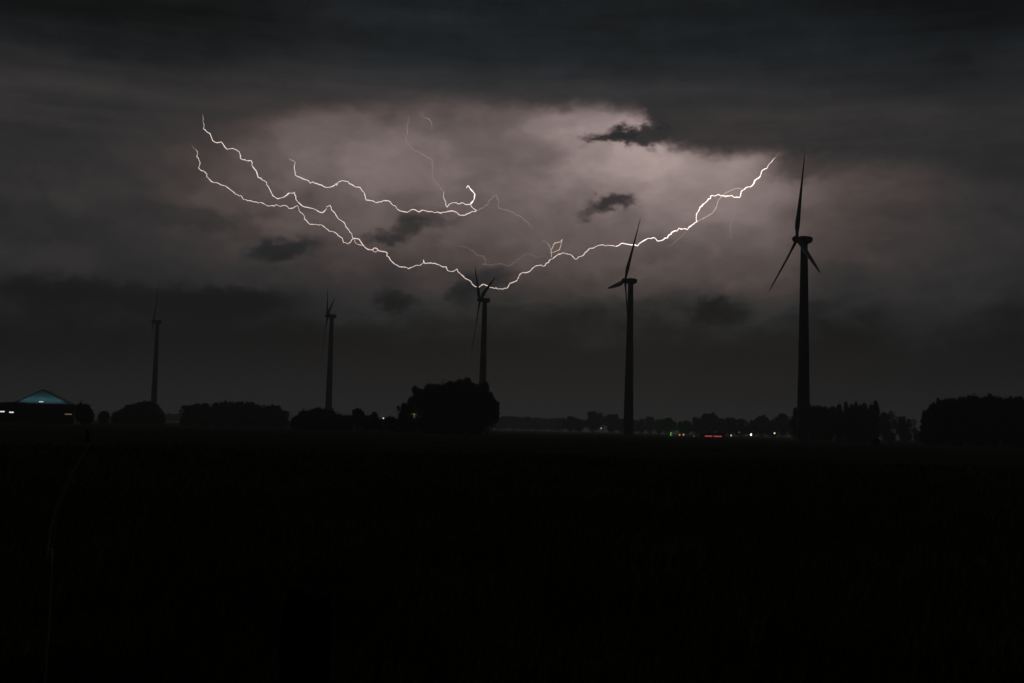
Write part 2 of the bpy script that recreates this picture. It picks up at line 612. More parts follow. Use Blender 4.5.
A = zp([(125, 65), (125, 128), (150, 150), (170, 160), (182, 190), (190, 210), (205, 220), (248, 218), (270, 250), (285, 267),
        (325, 262), (350, 272), (370, 285), (378, 330), (395, 340), (452, 346), (465, 390), (490, 425), (500, 460), (545, 485),
        (570, 525), (580, 545), (600, 585), (632, 606), (655, 600), (690, 585), (710, 568)], 185, 110, K) + \
    zp([(45, 345), (55, 330), (98, 322), (108, 350), (108, 370), (135, 400), (165, 422), (205, 430), (250, 445), (290, 462),
        (305, 450), (320, 420), (343, 413), (350, 440), (375, 465), (400, 505), (437, 528), (460, 570), (490, 605), (497, 635)], 280, 145, K)
B = zp([(62, 262), (85, 282), (80, 320), (103, 360), (92, 395), (108, 412), (130, 418), (160, 465), (182, 490), (220, 497),
        (260, 515), (310, 545), (345, 575), (385, 585), (400, 612), (460, 625), (530, 635), (565, 655), (635, 650)], 185, 110, K) + \
    zp([(0, 420), (35, 412), (60, 433), (90, 430), (118, 413), (130, 445), (155, 470), (180, 515), (205, 542), (290, 550),
        (335, 588), (365, 592), (425, 635), (432, 665), (460, 675), (480, 665), (497, 640)], 280, 145, K)
C1 = zp([(90, 330), (115, 332), (130, 335), (150, 365), (165, 385), (190, 405), (210, 408), (235, 395), (250, 398), (265, 415),
         (310, 422), (322, 430), (320, 450), (350, 485), (380, 510), (420, 525), (470, 538), (510, 518), (545, 515), (560, 505),
         (570, 478), (575, 498), (630, 495)], 340, 190, K) + \
     zp([(0, 290), (40, 300), (85, 320), (110, 320), (120, 345), (140, 352), (160, 350), (185, 335), (205, 365), (235, 395),
         (265, 410), (290, 440), (310, 455), (335, 458), (365, 438), (400, 450), (440, 467), (525, 467), (545, 432), (580, 420),
         (600, 400), (625, 362)], 430, 220, K) + \
     zp([(20, 495), (60, 490), (100, 455), (130, 447), (172, 447), (210, 405), (235, 390), (265, 370), (295, 360), (330, 370),
         (360, 385), (377, 405), (400, 388), (435, 375), (470, 335), (535, 310), (600, 308), (655, 317)], 520, 200, K)
C2 = zp([(655, 317), (690, 297), (720, 300)], 520, 200, K) + \
     zp([(50, 537), (100, 545), (125, 522), (150, 508), (195, 498), (212, 518), (235, 515), (270, 500), (295, 468), (325, 460),
         (335, 445), (385, 453), (400, 435), (437, 408), (435, 370), (455, 325), (515, 275), (515, 262), (540, 262), (560, 252),
         (600, 265), (635, 258), (650, 270), (680, 270), (690, 235), (730, 210), (755, 200), (778, 165), (797, 150), (803, 125),
         (835, 105), (860, 70), (885, 42)], 620, 150, 5.689)
main = empty('lightning_bolt', sky_pt(500, 290), 0,
             'longest bright lightning bolt, sagging to the middle turbine and climbing right to the dark cloud', 'lightning', 'lightning bolts in the storm cloud')
channel('channel', C1, bolt_mid, 0.42, main, 1.0, 1.0)
o = channel('channel', C2, bolt_hot, 0.56, main, 0.7, 0.12, flen=22)
o['label'] = 'brightest right half of the bolt'
channel('channel', A, bolt_mid, 0.42, main, 0.2, 1.0)
channel('channel', B, bolt_mid, 0.34, main, 0.2, 1.0)
channel('branch', zp([(95, 335), (105, 360), (135, 375), (165, 385)], 340, 190, K), bolt_dim, 0.42, main, 1, 1, -4)
channel('branch', zp([(210, 408), (240, 425), (260, 412)], 340, 190, K), bolt_dim, 0.42, main, 1, 1, -4)
channel('branch', zp([(215, 390), (213, 340), (235, 295), (275, 285), (290, 268), (280, 300), (270, 340), (240, 352), (215, 362)], 520, 200, K),
        bolt_dim, 0.5, main, 1, 0.4, -4)
channel('branch', zp([(150, 290), (155, 280), (172, 280), (205, 320), (215, 352)], 520, 200, K), bolt_faint, 0.42, main, 0.3, 1, -4)
channel('branch', zp([(690, 222), (670, 217), (640, 225), (600, 245), (560, 285), (545, 330), (525, 360), (490, 380), (440, 405)], 620, 150, 5.689),
        bolt_dim, 0.40, main, 1, 0.9, -6, jag=0.2)
channel('branch', zp([(440, 405), (400, 440), (360, 480), (310, 525), (290, 545), (245, 548)], 620, 150, 5.689), bolt_pale, 0.42, main, 1, 0.1, -6, flen=25, jag=0.2)
channel('branch', zp([(655, 285), (650, 340), (640, 390), (628, 440), (630, 500)], 620, 150, 5.689), bolt_pale, 0.45, main, 1, 0.3, -6)

channel('branch', [A[0], (203.0, 116.5), (202.4, 113.5)], bolt_faint, 0.5, main, 1, 0.1, -4, flen=8)
channel('branch', [B[0], (193.2, 147.2), (191.8, 145.4)], bolt_faint, 0.4, main, 1, 0.1, -4, flen=6)
channel('branch', [C2[-1], (776.8, 155.6), (778.5, 153.5)], bolt_faint, 0.3, main, 1, 0.1, -4, flen=6)
b2 = empty('lightning_bolt', sky_pt(440, 212), 0, 'shorter bright lightning bolt above the long one, ending in a small square loop', 'lightning',
           'lightning bolts in the storm cloud')
D = zp([(62, 95), (90, 105), (105, 120), (98, 160), (103, 205), (140, 222), (180, 238), (205, 260), (225, 252), (280, 272), (315, 290),
        (340, 288), (385, 262), (387, 275), (395, 255), (425, 243), (465, 250), (515, 287), (550, 292), (575, 325), (590, 378), (635, 382),
        (665, 393), (720, 380)], 280, 145, K) + \
    zp([(340, 78), (350, 92), (380, 110), (390, 130), (420, 145), (460, 152), (490, 133), (540, 150), (560, 138), (620, 147), (690, 158)], 340, 190, K) + \
    zp([(205, 213), (220, 210), (255, 225), (280, 242), (310, 240), (335, 228), (355, 215), (380, 215), (385, 208), (365, 195), (350, 180),
        (347, 165), (370, 130)], 420, 180, K)
channel('channel', D, bolt_mid, 0.43, b2, 0.2, 1.0)
channel('channel', zp([(345, 160), (370, 130), (375, 100), (352, 70), (335, 45), (325, 38), (318, 55)], 420, 180, K), bolt_hot, 0.62, b2, 0.8, 0.5)
channel('branch', zp([(345, 168), (310, 168), (285, 155), (265, 165), (230, 155), (200, 165), (185, 185), (175, 150), (160, 115), (165, 75)],
                     420, 180, K), bolt_mid, 0.40, b2, 1.0, 0.3)
channel('branch', zp([(300, 620), (275, 600), (225, 545), (222, 480), (218, 405), (150, 370), (100, 345), (60, 305), (40, 270), (50, 230), (48, 190),
                      (60, 150), (55, 110)], 400, 100, K), bolt_pale, 0.40, b2, 1, 0.2, -5)
channel('branch', zp([(390, 210), (430, 190), (460, 170), (470, 140), (520, 100), (535, 140), (535, 190), (620, 215), (690, 250), (745, 300), (770, 345)],
                     420, 180, K), bolt_pale, 0.40, b2, 1, 0.2, -5)

def lone_bolt(pts, ox, oy, sc, label, w=0.36, mat=bolt_faint):
    q = zp(pts, ox, oy, sc)
    o = channel('lightning_bolt', q, mat, w, None, 0.3, 0.3, -5)
    return tag(o, label, 'lightning', 'lightning bolts in the storm cloud')
lone_bolt([(150, 85), (152, 110), (190, 125), (215, 155), (220, 210)], 400, 100, K, 'faint hooked lightning filament just under the top cloud edge', 0.45, bolt_pale)
lone_bolt([(155, 25), (175, 38), (190, 35), (230, 20)], 620, 150, 5.689, 'tiny faint lightning spark under the ragged dark cloud', 0.42)
lone_bolt([(265, 450), (330, 465), (365, 485), (390, 515), (430, 520), (450, 560), (430, 578), (500, 578), (545, 570), (600, 585), (650, 560), (690, 525), (730, 505)],
          420, 180, K, 'faint lightning filament just above the middle turbine and the lowest dip of the bolt', 0.45, bolt_ghost)
lone_bolt([(0, 385), (40, 370), (80, 375), (120, 395), (170, 380), (208, 402)], 520, 200, K, 'faint curved lightning filament joining the long bolt below the small loop', 0.45, bolt_ghost)

# ------------------------------------------------------------------ trees
leaf = mat_noise('foliage', (0.020, 0.030, 0.012), (0.060, 0.075, 0.026), 0.35, 0.75, spec=0.15)
leaf_dark = mat_noise('dark_foliage', (0.016, 0.024, 0.011), (0.046, 0.058, 0.022), 0.35, 0.8, spec=0.15)
bark = mat_noise('bark', (0.035, 0.028, 0.022), (0.075, 0.062, 0.05), 3.0, 0.95, 0.4)

def lump(p, seed):
    return (math.sin(p.x * 3.1 + seed) * math.sin(p.y * 2.7 + seed * 1.7) * math.sin(p.z * 3.3 + seed * 0.6)
            + 0.5 * math.sin(p.x * 7.3 + seed * 2) * math.sin(p.y * 6.1) * math.sin(p.z * 6.7 + seed))

def crown_mesh(seed, lobes, n_leaf, size, fill=0.8, spread=1.0):
    """crown in a unit space: lobes are ((x,y,z), (rx,ry,rz)); dense core and loose leaf faces around it"""
    rd = random.Random(seed)
    verts, faces = [], []
    if fill > 0:
        for li, (c, r) in enumerate(lobes):
            bmx = bmesh.new()
            bmesh.ops.create_icosphere(bmx, subdivisions=3, radius=1.0)
            base = len(verts)
            for v_ in bmx.verts:
                p = v_.co
                k = fill * (1 + 0.20 * lump(p * 1.6, seed + li * 3.7))
                verts.append((c[0] + p.x * r[0] * k, c[1] + p.y * r[1] * k, c[2] + p.z * r[2] * k))
            for f in bmx.faces:
                faces.append([base + v_.index for v_ in f.verts])
            bmx.free()
    vol = [r[0] * r[1] * r[2] for c, r in lobes]
    tot = sum(v_ ** 0.67 for v_ in vol)
    for (c, r), v_ in zip(lobes, vol):
        n_here = int(n_leaf * v_ ** 0.67 / tot)
        li = rd.random() * 20
        for _ in range(n_here):
            d = Vector((rd.gauss(0, 1), rd.gauss(0, 1), rd.gauss(0, 1))).normalized()
            edge_ = 1 + 0.22 * lump(d * 1.6, seed + li)
            k = edge_ * (0.70 + 0.40 * rd.random() ** 0.8 * spread)
            if rd.random() < 0.08: k *= 1.10
            p = Vector((c[0] + d.x * r[0] * k, c[1] + d.y * r[1] * k, c[2] + d.z * r[2] * k))
            t1 = Vector((rd.gauss(0, 1), rd.gauss(0, 1), rd.gauss(0, 1))).normalized()
            t2 = t1.cross(d)
            if t2.length < 0.1: continue
            t2.normalize()
            s = size * rd.uniform(0.55, 1.3)
            b = len(verts)
            for a_, b_ in ((-1, -0.2), (0, -0.75), (1, 0.1), (0.1, 0.8)):
                verts.append(tuple(p + t1 * (s * a_) + t2 * (s * b_)))
            faces.append((b, b + 1, b + 2, b + 3))
    me = bpy.data.meshes.new('crown')
    me.from_pydata(verts, [], faces)
    me.update()
    return me

def trunk_mesh(seed, top, r, limbs=6, spread=0.3):
    rd = random.Random(seed * 13 + 1)
    bm = bmesh.new()
    lean = (rd.uniform(-.02, .02), rd.uniform(-.02, .02))
    pts = [(lean[0] * t * t * 3, lean[1] * t * t * 3, -0.02 + top * t) for t in (0, .05, .25, .5, .75, 1)]
    add_tube(bm, pts, [r * 1.6, r * 1.15, r, r * .8, r * .55, r * .15], 8)
    for k in range(limbs):
        a = k * 2.4 + rd.uniform(-.4, .4)
        z0 = top * rd.uniform(0.35, 0.75)
        L = spread * rd.uniform(0.7, 1.1)
        p0 = Vector((0, 0, z0))
        p1 = p0 + Vector((math.cos(a) * L * .45, math.sin(a) * L * .45, L * .35))
        p2 = p0 + Vector((math.cos(a) * L, math.sin(a) * L, L * .95))
        add_tube(bm, [p0, p1, p2], [r * .45, r * .3, r * .08], 6)
    me = bpy.data.meshes.new('trunk')
    bm.to_mesh(me)
    bm.free()
    me.materials.append(bark)
    return me

# crown prototypes in unit height and unit width (z 0..1, x/y about -0.5..0.5)
def round_lobes(seed, base=0.03, n=9):
    rd = random.Random(seed * 7 + 3)
    lb = [((0, 0, (1 + base) / 2 - .02), (0.36, 0.36, (1 - base) / 2 * .86))]
    for k in range(n):
        a = k * 2.4 + rd.random()
        z = base + (1 - base) * rd.uniform(0.22, 0.80)
        rr = 0.29 * math.sin(math.pi * min(0.95, max(.05, (z - base) / (1 - base)))) ** 0.6
        s = rd.uniform(0.13, 0.22)
        lb.append(((math.cos(a) * rr, math.sin(a) * rr, z), (s, s, s * rd.uniform(.62, .9))))
    for k in range(14):
        a = rd.random() * 6.28
        z = base + (1 - base) * rd.uniform(0.3, 0.97)
        rr = 0.46 * math.sqrt(max(0.02, 1 - ((z - .5) / .52) ** 2))
        s = rd.uniform(0.05, 0.095)
        lb.append(((math.cos(a) * rr, math.sin(a) * rr, min(z, .94)), (s, s, s * rd.uniform(.6, 1.0))))
    for k in range(3):
        a = rd.random() * 6.28
        lb.append(((math.cos(a) * .14, math.sin(a) * .14, 0.83), (.15, .15, .13)))
    return lb

PROTO = {}
def proto(kind, seed, lobes, n_leaf, size, fill, ttop, tr, mat, spread=1.0, limbs=6):
    cm_ = crown_mesh(seed, lobes, n_leaf, size, fill, spread)
    cm_.materials.append(mat)
    PROTO.setdefault(kind, []).append((cm_, trunk_mesh(seed, ttop, tr, limbs)))

for s_ in (1, 2, 3, 4, 5):
    proto('round', s_, round_lobes(s_), 8500, 0.021, 0.72, 0.72, 0.022, leaf if s_ % 2 else leaf_dark)
for s_ in (11, 12, 13):
    proto('sparse', s_, round_lobes(s_, 0.30, 8)[1:9], 2600, 0.020, 0.0, 0.86, 0.018, leaf, 1.25, 9)
for s_ in (21, 22, 23):
    rd = random.Random(s_)
    lb = [((rd.uniform(-.12, .12), rd.uniform(-.12, .12), z), (w * rd.uniform(.8, 1.2), w * rd.uniform(.8, 1.2), .13))
          for z, w in ((.10, .36), (.22, .44), (.36, .47), (.50, .46), (.63, .44), (.76, .38), (.87, .26))]
    proto('poplar', s_, lb, 3600, 0.034, 0.78, 0.9, 0.06, leaf_dark, 1.1, 4)
for s_ in (31, 32, 33):
    rd = random.Random(s_)
    lb = [((rd.uniform(-.26, .26), rd.uniform(-.26, .26), rd.uniform(.28, .62)), (rd.uniform(.2, .3), rd.uniform(.2, .3), rd.uniform(.24, .34)))
          for k in range(8)] + [((0, 0, .42), (.44, .44, .42))]
    proto('bush', s_, lb, 4200, 0.026, 0.84, 0.6, 0.03, leaf_dark, 1.0, 4)

trt = random.Random(99)
TREE_N = 0
def tree(kind, px, top, wpx, dist, label, group, name='tree', cat='tree', base_drop=0.0):
    global TREE_N
    TREE_N += 1
    ch_, tm_ = PROTO[kind][TREE_N % len(PROTO[kind])]
    h = tall(px, top, dist)
    w = wpx * dist / FPX
    p = spot(px, dist + trt.uniform(-6, 6))
    root = empty(name, p, trt.uniform(0, 6.28), label, cat, group)
    root.scale = (w, w, h)
    link_mesh('trunk' if kind != 'bush' else 'stem', tm_, None, root)
    link_mesh('crown' if kind != 'bush' else 'foliage', ch_, None, root)
    return root

ORD = ['leftmost', 'second', 'third', 'fourth', 'fifth', 'sixth', 'seventh', 'eighth', 'ninth', 'tenth', 'eleventh', 'twelfth',
       'thirteenth', 'fourteenth', 'fifteenth', 'sixteenth']
def row(kinds, items, dist, where, look, group, name='tree', cat='tree'):
    for i, it in enumerate(items):
        px, top, w = it[:3]
        kd = it[3] if len(it) > 3 else kinds
        lk = it[4] if len(it) > 4 else look
        d = it[5] if len(it) > 5 else dist
        o_ = ORD[i] if i == 0 else ORD[i] + ' from the left'
        nm, ct = (name, cat)
        if kd == 'bush': nm, ct = 'bush', 'bush'
        if kd == 'poplar': nm = 'poplar_tree'
        tree(kd, px, top, w, d, '%s, %s %s' % (lk, o_, where), group, nm, ct)

tree('bush', 83, 400, 21, 300, 'rounded dark bush against the right end of the teal lit barn', 'trees and bushes by the barn', 'bush', 'bush')
tree('bush', 103, 409, 13, 420, 'small low bush between the barn bush and the farthest turbine', 'trees and bushes by the barn', 'bush', 'bush')
tree('bush', 116.5, 408.5, 14, 420, 'small domed bush just left of the trees at the farthest turbine', 'trees and bushes by the barn', 'bush', 'bush')
row('round', [(127, 404, 15), (135, 403, 17), (143, 400.5, 21), (152, 402.5, 19), (158.5, 408, 13, 'bush', 'low dark bush')], 450,
    'at the farthest turbine', 'leafy tree', 'trees at the foot of the farthest turbine')
row('bush', [(125, 417, 13), (133, 416, 14), (141, 416, 14), (149, 416, 14), (157, 417, 13)], 444,
    'under the farthest turbine trees', 'low dark bush', 'undergrowth at the farthest turbine')
row('round', [(164, 414, 10), (169.5, 413, 10), (175, 413.5, 10), (181, 412.5, 10)], 1300,
    'in the gap beside the farthest turbine', 'small hazy tree', 'hazy trees far behind the gap')
row('round', [(187, 404.5, 17), (196, 402.5, 17), (206, 402, 18), (217, 401.5, 18), (228, 400.5, 20), (239, 400.8, 18), (249, 401, 18),
              (258, 403.5, 16), (266, 405, 15), (275, 404.5, 17), (283.5, 410, 14)], 480,
    'in the long grey wood', 'broad grey tree', 'trees of the long grey wood')
row('bush', [(188, 417, 18), (203, 416, 19), (219, 416, 20), (235, 416, 20), (251, 416, 19), (266, 417, 19), (279, 418, 16)], 472,
    'under the long grey wood', 'low grey bush', 'undergrowth of the long grey wood')
row('bush', [(297, 412, 16), (306, 407.5, 20), (316, 404.5, 28), (328, 406, 24), (338, 411.5, 18), (348, 412.5, 16), (357.5, 408, 14, 'round', 'taller tree'),
             (366, 412.5, 14), (374, 411, 12, 'round', 'small knobbly tree'), (381, 416, 12), (390, 414, 13), (397, 417, 12)], 335,
    'in hedge left of big clump', 'dark bush', 'bushes and trees of the dark hedge')
row('round', [(403, 402.5, 16, 'round', 'small tree lit faintly green', 325), (413, 395, 22, 'round', 'half tall tree edged with lamp light', 312), (427, 382, 40),
              (444, 380.5, 38, 'round', 'tall dense tree', 304), (461, 377.5, 40), (475, 381, 40, 'round', 'tall dense tree', 308),
              (487, 390, 24)], 300,
    'in the big dark clump', 'tall dense tree', 'trees of the big dark clump')
row('bush', [(411, 417, 20), (427, 416, 24), (444, 414, 26), (460, 414, 26), (474, 418, 22)], 292,
    'under the big tree clump', 'low black bush', 'bushes under the big clump')
row('round', [(497, 417, 15), (505, 415.5, 16), (513, 416, 15), (520.5, 416.5, 14), (528, 416, 16), (536, 417, 15), (544, 418, 14), (552, 418, 14), (560, 417.5, 14)],
    1250, 'right of the big clump', 'small hazy tree', 'pale trees right of the big clump')
row('round', [(570.5, 415.5, 17), (579, 418, 14), (593, 411, 19), (603, 413, 15, 'sparse', 'thin tree by a white light'), (612, 413.5, 17), (621, 418, 13), (632, 419, 12), (641, 418.5, 12),
              (650, 416, 12), (658.5, 419, 12)],
    900, 'around the red-light turbine', 'hazy rounded tree', 'trees around the fourth turbine')
row('round', [(668, 417, 17, 'round', 'tree glowing faint green'), (684, 420, 17), (697, 417, 17), (708.5, 412.5, 22, 'round', 'highest tree above the red lights'), (721, 418, 14),
              (730, 416.5, 17), (741, 418, 15), (752, 420, 14), (761.5, 415, 18), (771, 420, 14), (782.5, 412.5, 22), (793, 415, 15)],
    700, 'left of tallest turbine', 'rounded grey tree', 'village trees among the lamps')
row('round', [(797, 407, 14), (812, 404, 17), (822, 405, 19), (832, 405, 17), (840, 404.5, 9, 'poplar', 'slim pointed poplar'),
              (846.5, 401.5, 7.5, 'poplar', 'slim pointed poplar'), (851, 404, 8, 'poplar', 'shorter slim poplar'), (856, 402.5, 7.5, 'poplar', 'slim pointed poplar'),
              (860.5, 405, 8, 'poplar', 'shorter slim poplar'), (865.5, 402.5, 8, 'poplar', 'slim pointed poplar'), (870.5, 404, 8, 'poplar', 'shorter slim poplar'), (876, 400.5, 8, 'poplar', 'tallest slim poplar')], 425,
    'by the tallest turbine', 'dark tree', 'tree row at the tallest turbine')
row('round', [(804, 424, 16, 'bush', 'low dark bush'), (815, 425, 16, 'bush', 'low dark bush'), (826, 424, 16, 'bush', 'low dark bush'), (846, 412, 22), (859, 411, 22), (871, 412, 20)], 418, 'under poplars by tallest turbine', 'low broad tree', 'low trees under the poplars')
row('sparse', [(884, 411, 15, 'round', 'rounded dark tree'), (893, 411, 19), (903, 416, 15, 'round', 'rounded dark tree'), (911.5, 419, 13), (918, 429, 12, 'bush', 'low bush'), (890, 430, 14, 'bush', 'low bush'), (906, 430, 14, 'bush', 'low bush')], 560,
    'right of the poplars', 'thin see-through tree', 'thin trees between poplars and right wood')
row('round', [(927, 410, 15), (934, 403, 17), (943, 398, 22), (950, 396, 27), (963, 395, 28), (976, 394, 29), (990, 394.5, 29), (1004, 395, 29), (1018, 395, 29), (1033, 396, 29)], 320,
    'in the right edge wood', 'large black tree', 'trees of the black wood at the right')
row('bush', [(928, 425, 15), (941, 420, 24), (958, 420, 26), (976, 420, 26), (994, 420, 26), (1012, 420, 26), (1030, 420, 26)], 309,
    'before the right edge wood', 'low black bush', 'undergrowth of the right wood')
tree('bush', 876.5, 437, 8, 212, 'lone small dark bush in the open field below the poplars', None, 'bush', 'bush')

# ------------------------------------------------------------------ barn with the lit gable
BD = 330.0
BYAW = R(17)
_bp = spot(41, BD)
BSC = BD / FPX / (math.cos(BYAW) - math.sin(BYAW) * (_bp.x / _bp.y))
def bx(px): return (px - 41.0) * BSC
bwall = mat_noise('dark_barn_boards', (0.030, 0.028, 0.026), (0.055, 0.05, 0.046), 1.2, 0.85, 0.2)
broof = mat_noise('dark_corrugated_roof', (0.05, 0.055, 0.06), (0.08, 0.085, 0.09), 1.0, 0.7)
bteal = mat_noise('teal_sheet_gable', (0.16, 0.33, 0.38), (0.22, 0.42, 0.47), 0.5, 0.7)
bpos = spot(41, BD)
barn = empty('barn', bpos, BYAW, 'long low barn with a teal lit gable and glowing windows', 'barn')
EZ = tall(41, 403.0, BD)
AZZ = tall(41, 390.3, BD)
xl, xr = bx(-16), bx(74)
gl, gr_ = bx(16), bx(66.5)
bm = bmesh.new()
add_box(bm, xl, xr, 0, 26, -0.2, EZ - 0.15)
bm_obj('wall', bm, bwall, barn)
bm = bmesh.new()
add_prism(bm, [(gl, EZ), (gr_, EZ), (0, AZZ)], 0.25, 0.55)
for k in range(-6, 7):        # standing seams of the sheeting
    xx = k * 1.02
    top_ = AZZ - (AZZ - EZ) * abs(xx) / (gr_ if xx > 0 else -gl) - .3
    if top_ > EZ + .2:
        add_box(bm, xx - .05, xx + .05, 0.16, 0.246, EZ + .02, top_)
bm_obj('gable', bm, bteal, barn)
bm = bmesh.new()       # main roof of two slopes with a real overhang, plus the flatter lean-to roofs
for sx, ex in ((-1, gl), (1, gr_)):
    d = Vector((ex * 1.04, 0, EZ)) - Vector((0, 0, AZZ))
    a = Vector((0, 0, AZZ)) ; b = a + d * 1.02
    n_up = Vector((-d.z, 0, d.x)).normalized()
    if n_up.z < 0: n_up = -n_up
    add_prism(bm, [(a.x, a.z + 0.01), (b.x, b.z + 0.01), (b.x + n_up.x * .22, b.z + n_up.z * .22), (a.x, a.z + .26)], -0.45, 26)
bm_obj('roof', bm, broof, barn)
bm = bmesh.new()
add_prism(bm, [(gr_ + .25, EZ - .14), (xr + .3, EZ - .75), (xr + .3, EZ - .55), (gr_ + .25, EZ + .06)], -0.3, 26.2)
add_prism(bm, [(gl - .25, EZ - .14), (gl - .25, EZ + .10), (xl - .3, EZ - .45), (xl - .3, EZ - .65)], -0.3, 26.2)
bm_obj('lean_to_roof', bm, broof, barn)
win_white = mat_emit('lit_window', (1.0, 0.97, 0.86), 0.95)
win_warm = mat_emit('dim_lit_window', (1.0, 0.75, 0.45), 0.13)
for pxc, pyc, wpx, hpx, mt in ((1.6, 411.6, 6.0, 1.2, win_white), (11.3, 412.3, 4.4, 1.2, win_white), (68, 414.2, 7.0, 1.1, win_warm)):
    z = tall(41, pyc - (pxc - 41) * ROLL, BD)
    hw, hh = wpx / 2 * BSC, hpx / 2 * BD / FPX
    bm = bmesh.new()
    x_ = bx(pxc)
    add_box(bm, x_ - hw - .12, x_ + hw + .12, -0.08, 0.02, z - hh - .12, z - hh)
    add_box(bm, x_ - hw - .12, x_ + hw + .12, -0.08, 0.02, z + hh, z + hh + .12)
    add_box(bm, x_ - hw - .12, x_ - hw, -0.08, 0.02, z - hh, z + hh)
    add_box(bm, x_ + hw, x_ + hw + .12, -0.08, 0.02, z - hh, z + hh)
    w_ = bm_obj('window', bm, broof, barn)
    bm = bmesh.new()
    add_box(bm, x_ - hw, x_ + hw, -0.03, -0.005, z - hh, z + hh)
    bm_obj('pane', bm, mt, w_)
# the flood lamp on a bracket at the foot of the gable
bm = bmesh.new()
add_box(bm, -0.5, 0.5, -1.0, -0.75, EZ + .152, EZ + .208)
add_tube(bm, [(0, -0.78, EZ + .02), (0, 0.2, EZ - .25)], [.05, .05], 6)
fl = bm_obj('flood_lamp', bm, broof, barn)
bm = bmesh.new()
add_box(bm, -0.7, 0.4, -1.02, -0.7, EZ + .21, EZ + .44)
bm_obj('lamp_glass', bm, mat_emit('teal_white_lamp', (0.62, 0.95, 0.92), 0.9), fl)
ld = bpy.data.lights.new('gable_light', 'AREA')
ld.shape = 'RECTANGLE'
ld.size, ld.size_y = 12.0, 0.3
ld.energy = 21
ld.color = (0.62, 0.95, 1.0)
lo = bpy.data.objects.new('gable_light', ld)
COL.objects.link(lo)
lo.parent = fl
lo.location = (0, -1.05, EZ + 0.5)
lo.rotation_euler = Vector((0, 0.72, 0.7)).to_track_quat('-Z', 'Y').to_euler()

# ------------------------------------------------------------------ village lamps and the shed with red windows
pole_m = mat_noise('galvanised_pole', (0.16, 0.17, 0.17), (0.24, 0.24, 0.24), 3.0, 0.5)
def yard_lamp(px, py, dist, color, strength, rad, label, energy=0.0, lcol=None):
    p = spot(px, dist)
    z = tall(px, py, dist)
    root = empty('yard_lamp', p, 0, label, 'lamp', 'yard and street lamps glowing in the distance')
    bm = bmesh.new()
    add_tube(bm, [(0, 0.15, -0.1), (0, 0.15, z * .8), (0, 0.12, z + rad * 1.2), (0, -0.1, z + rad * 1.7)], [.09, .07, .06, .05], 8)
    bm_obj('pole', bm, pole_m, root)
    bm = bmesh.new()
    rings = []
    for zz, rr in ((1.5, .15), (1.25, .7), (1.02, 1.08)):
        rings.append([(rr * rad * math.cos(k * math.pi / 6), -0.1 + rr * rad * math.sin(k * math.pi / 6), z + rad * zz) for k in range(12)])
    loft(bm, rings)
    bm_obj('lamp_shade', bm, mw_dark, root)
    bm = bmesh.new()
    bmesh.ops.create_uvsphere(bm, u_segments=14, v_segments=8, radius=rad)
    bmesh.ops.translate(bm, verts=bm.verts, vec=(0, -0.1, z))
    bm_obj('bulb', bm, mat_emit('lamp_glow', color, strength), root, True)
    if energy:
        l = bpy.data.lights.new('lamp_light', 'POINT')
        l.energy = energy
        l.color = lcol or color
        l.shadow_soft_size = rad
        lob = bpy.data.objects.new('lamp_light', l)
        COL.objects.link(lob)
        lob.parent = root
        lob.location = (0, -0.1 - rad * 1.6, z - rad * .3)

yard_lamp(383, 418.2, 325, (1.0, 0.97, 0.80), 1.0, 0.20, 'small white lamp shining through the dark hedge')
yard_lamp(413.5, 414.5, 301, (0.85, 1.0, 0.65), 0.05, 0.22, 'dim lamp at the left edge of the big tree clump', 40, (0.85, 1.0, 0.5))
yard_lamp(601, 428.3, 860, (0.75, 0.92, 1.0), 0.45, 0.55, 'faint bluish lamp under the trees left of the fourth turbine')
yard_lamp(671, 433.0, 672, (0.45, 1.0, 0.25), 0.30, 0.50, 'green tinted lamp at the left end of the village lights', 1400, (0.3, 1.0, 0.25))
yard_lamp(679.5, 434.8, 600, (1.0, 0.62, 0.2), 0.40, 0.45, 'left one of two close amber lamps beside the green lamp')
yard_lamp(683.5, 434.6, 600, (1.0, 0.62, 0.2), 0.55, 0.45, 'right one of two close amber lamps beside the green lamp')
yard_lamp(694, 436.0, 590, (0.9, 0.75, 0.45), 0.07, 0.45, 'very dim lamp between the amber lamps and the red windows')
yard_lamp(739, 432.4, 640, (0.9, 0.7, 0.35), 0.06, 0.55, 'very dim amber lamp just left of the brightest white lamp')
yard_lamp(731, 435.4, 600, (1.0, 0.78, 0.40), 0.75, 0.42, 'warm yellow lamp just right of the red windows', 20, (1.0, 0.7, 0.35))
yard_lamp(751, 434.6, 600, (0.90, 1.0, 0.95), 3.2, 0.50, 'brightest white lamp between the two warm lamps of the village')
yard_lamp(774.5, 433.2, 600, (1.0, 0.90, 0.50), 1.2, 0.42, 'warm lamp nearest to the tallest turbine')
gl_ = bpy.data.lights.new('green_wash', 'POINT')

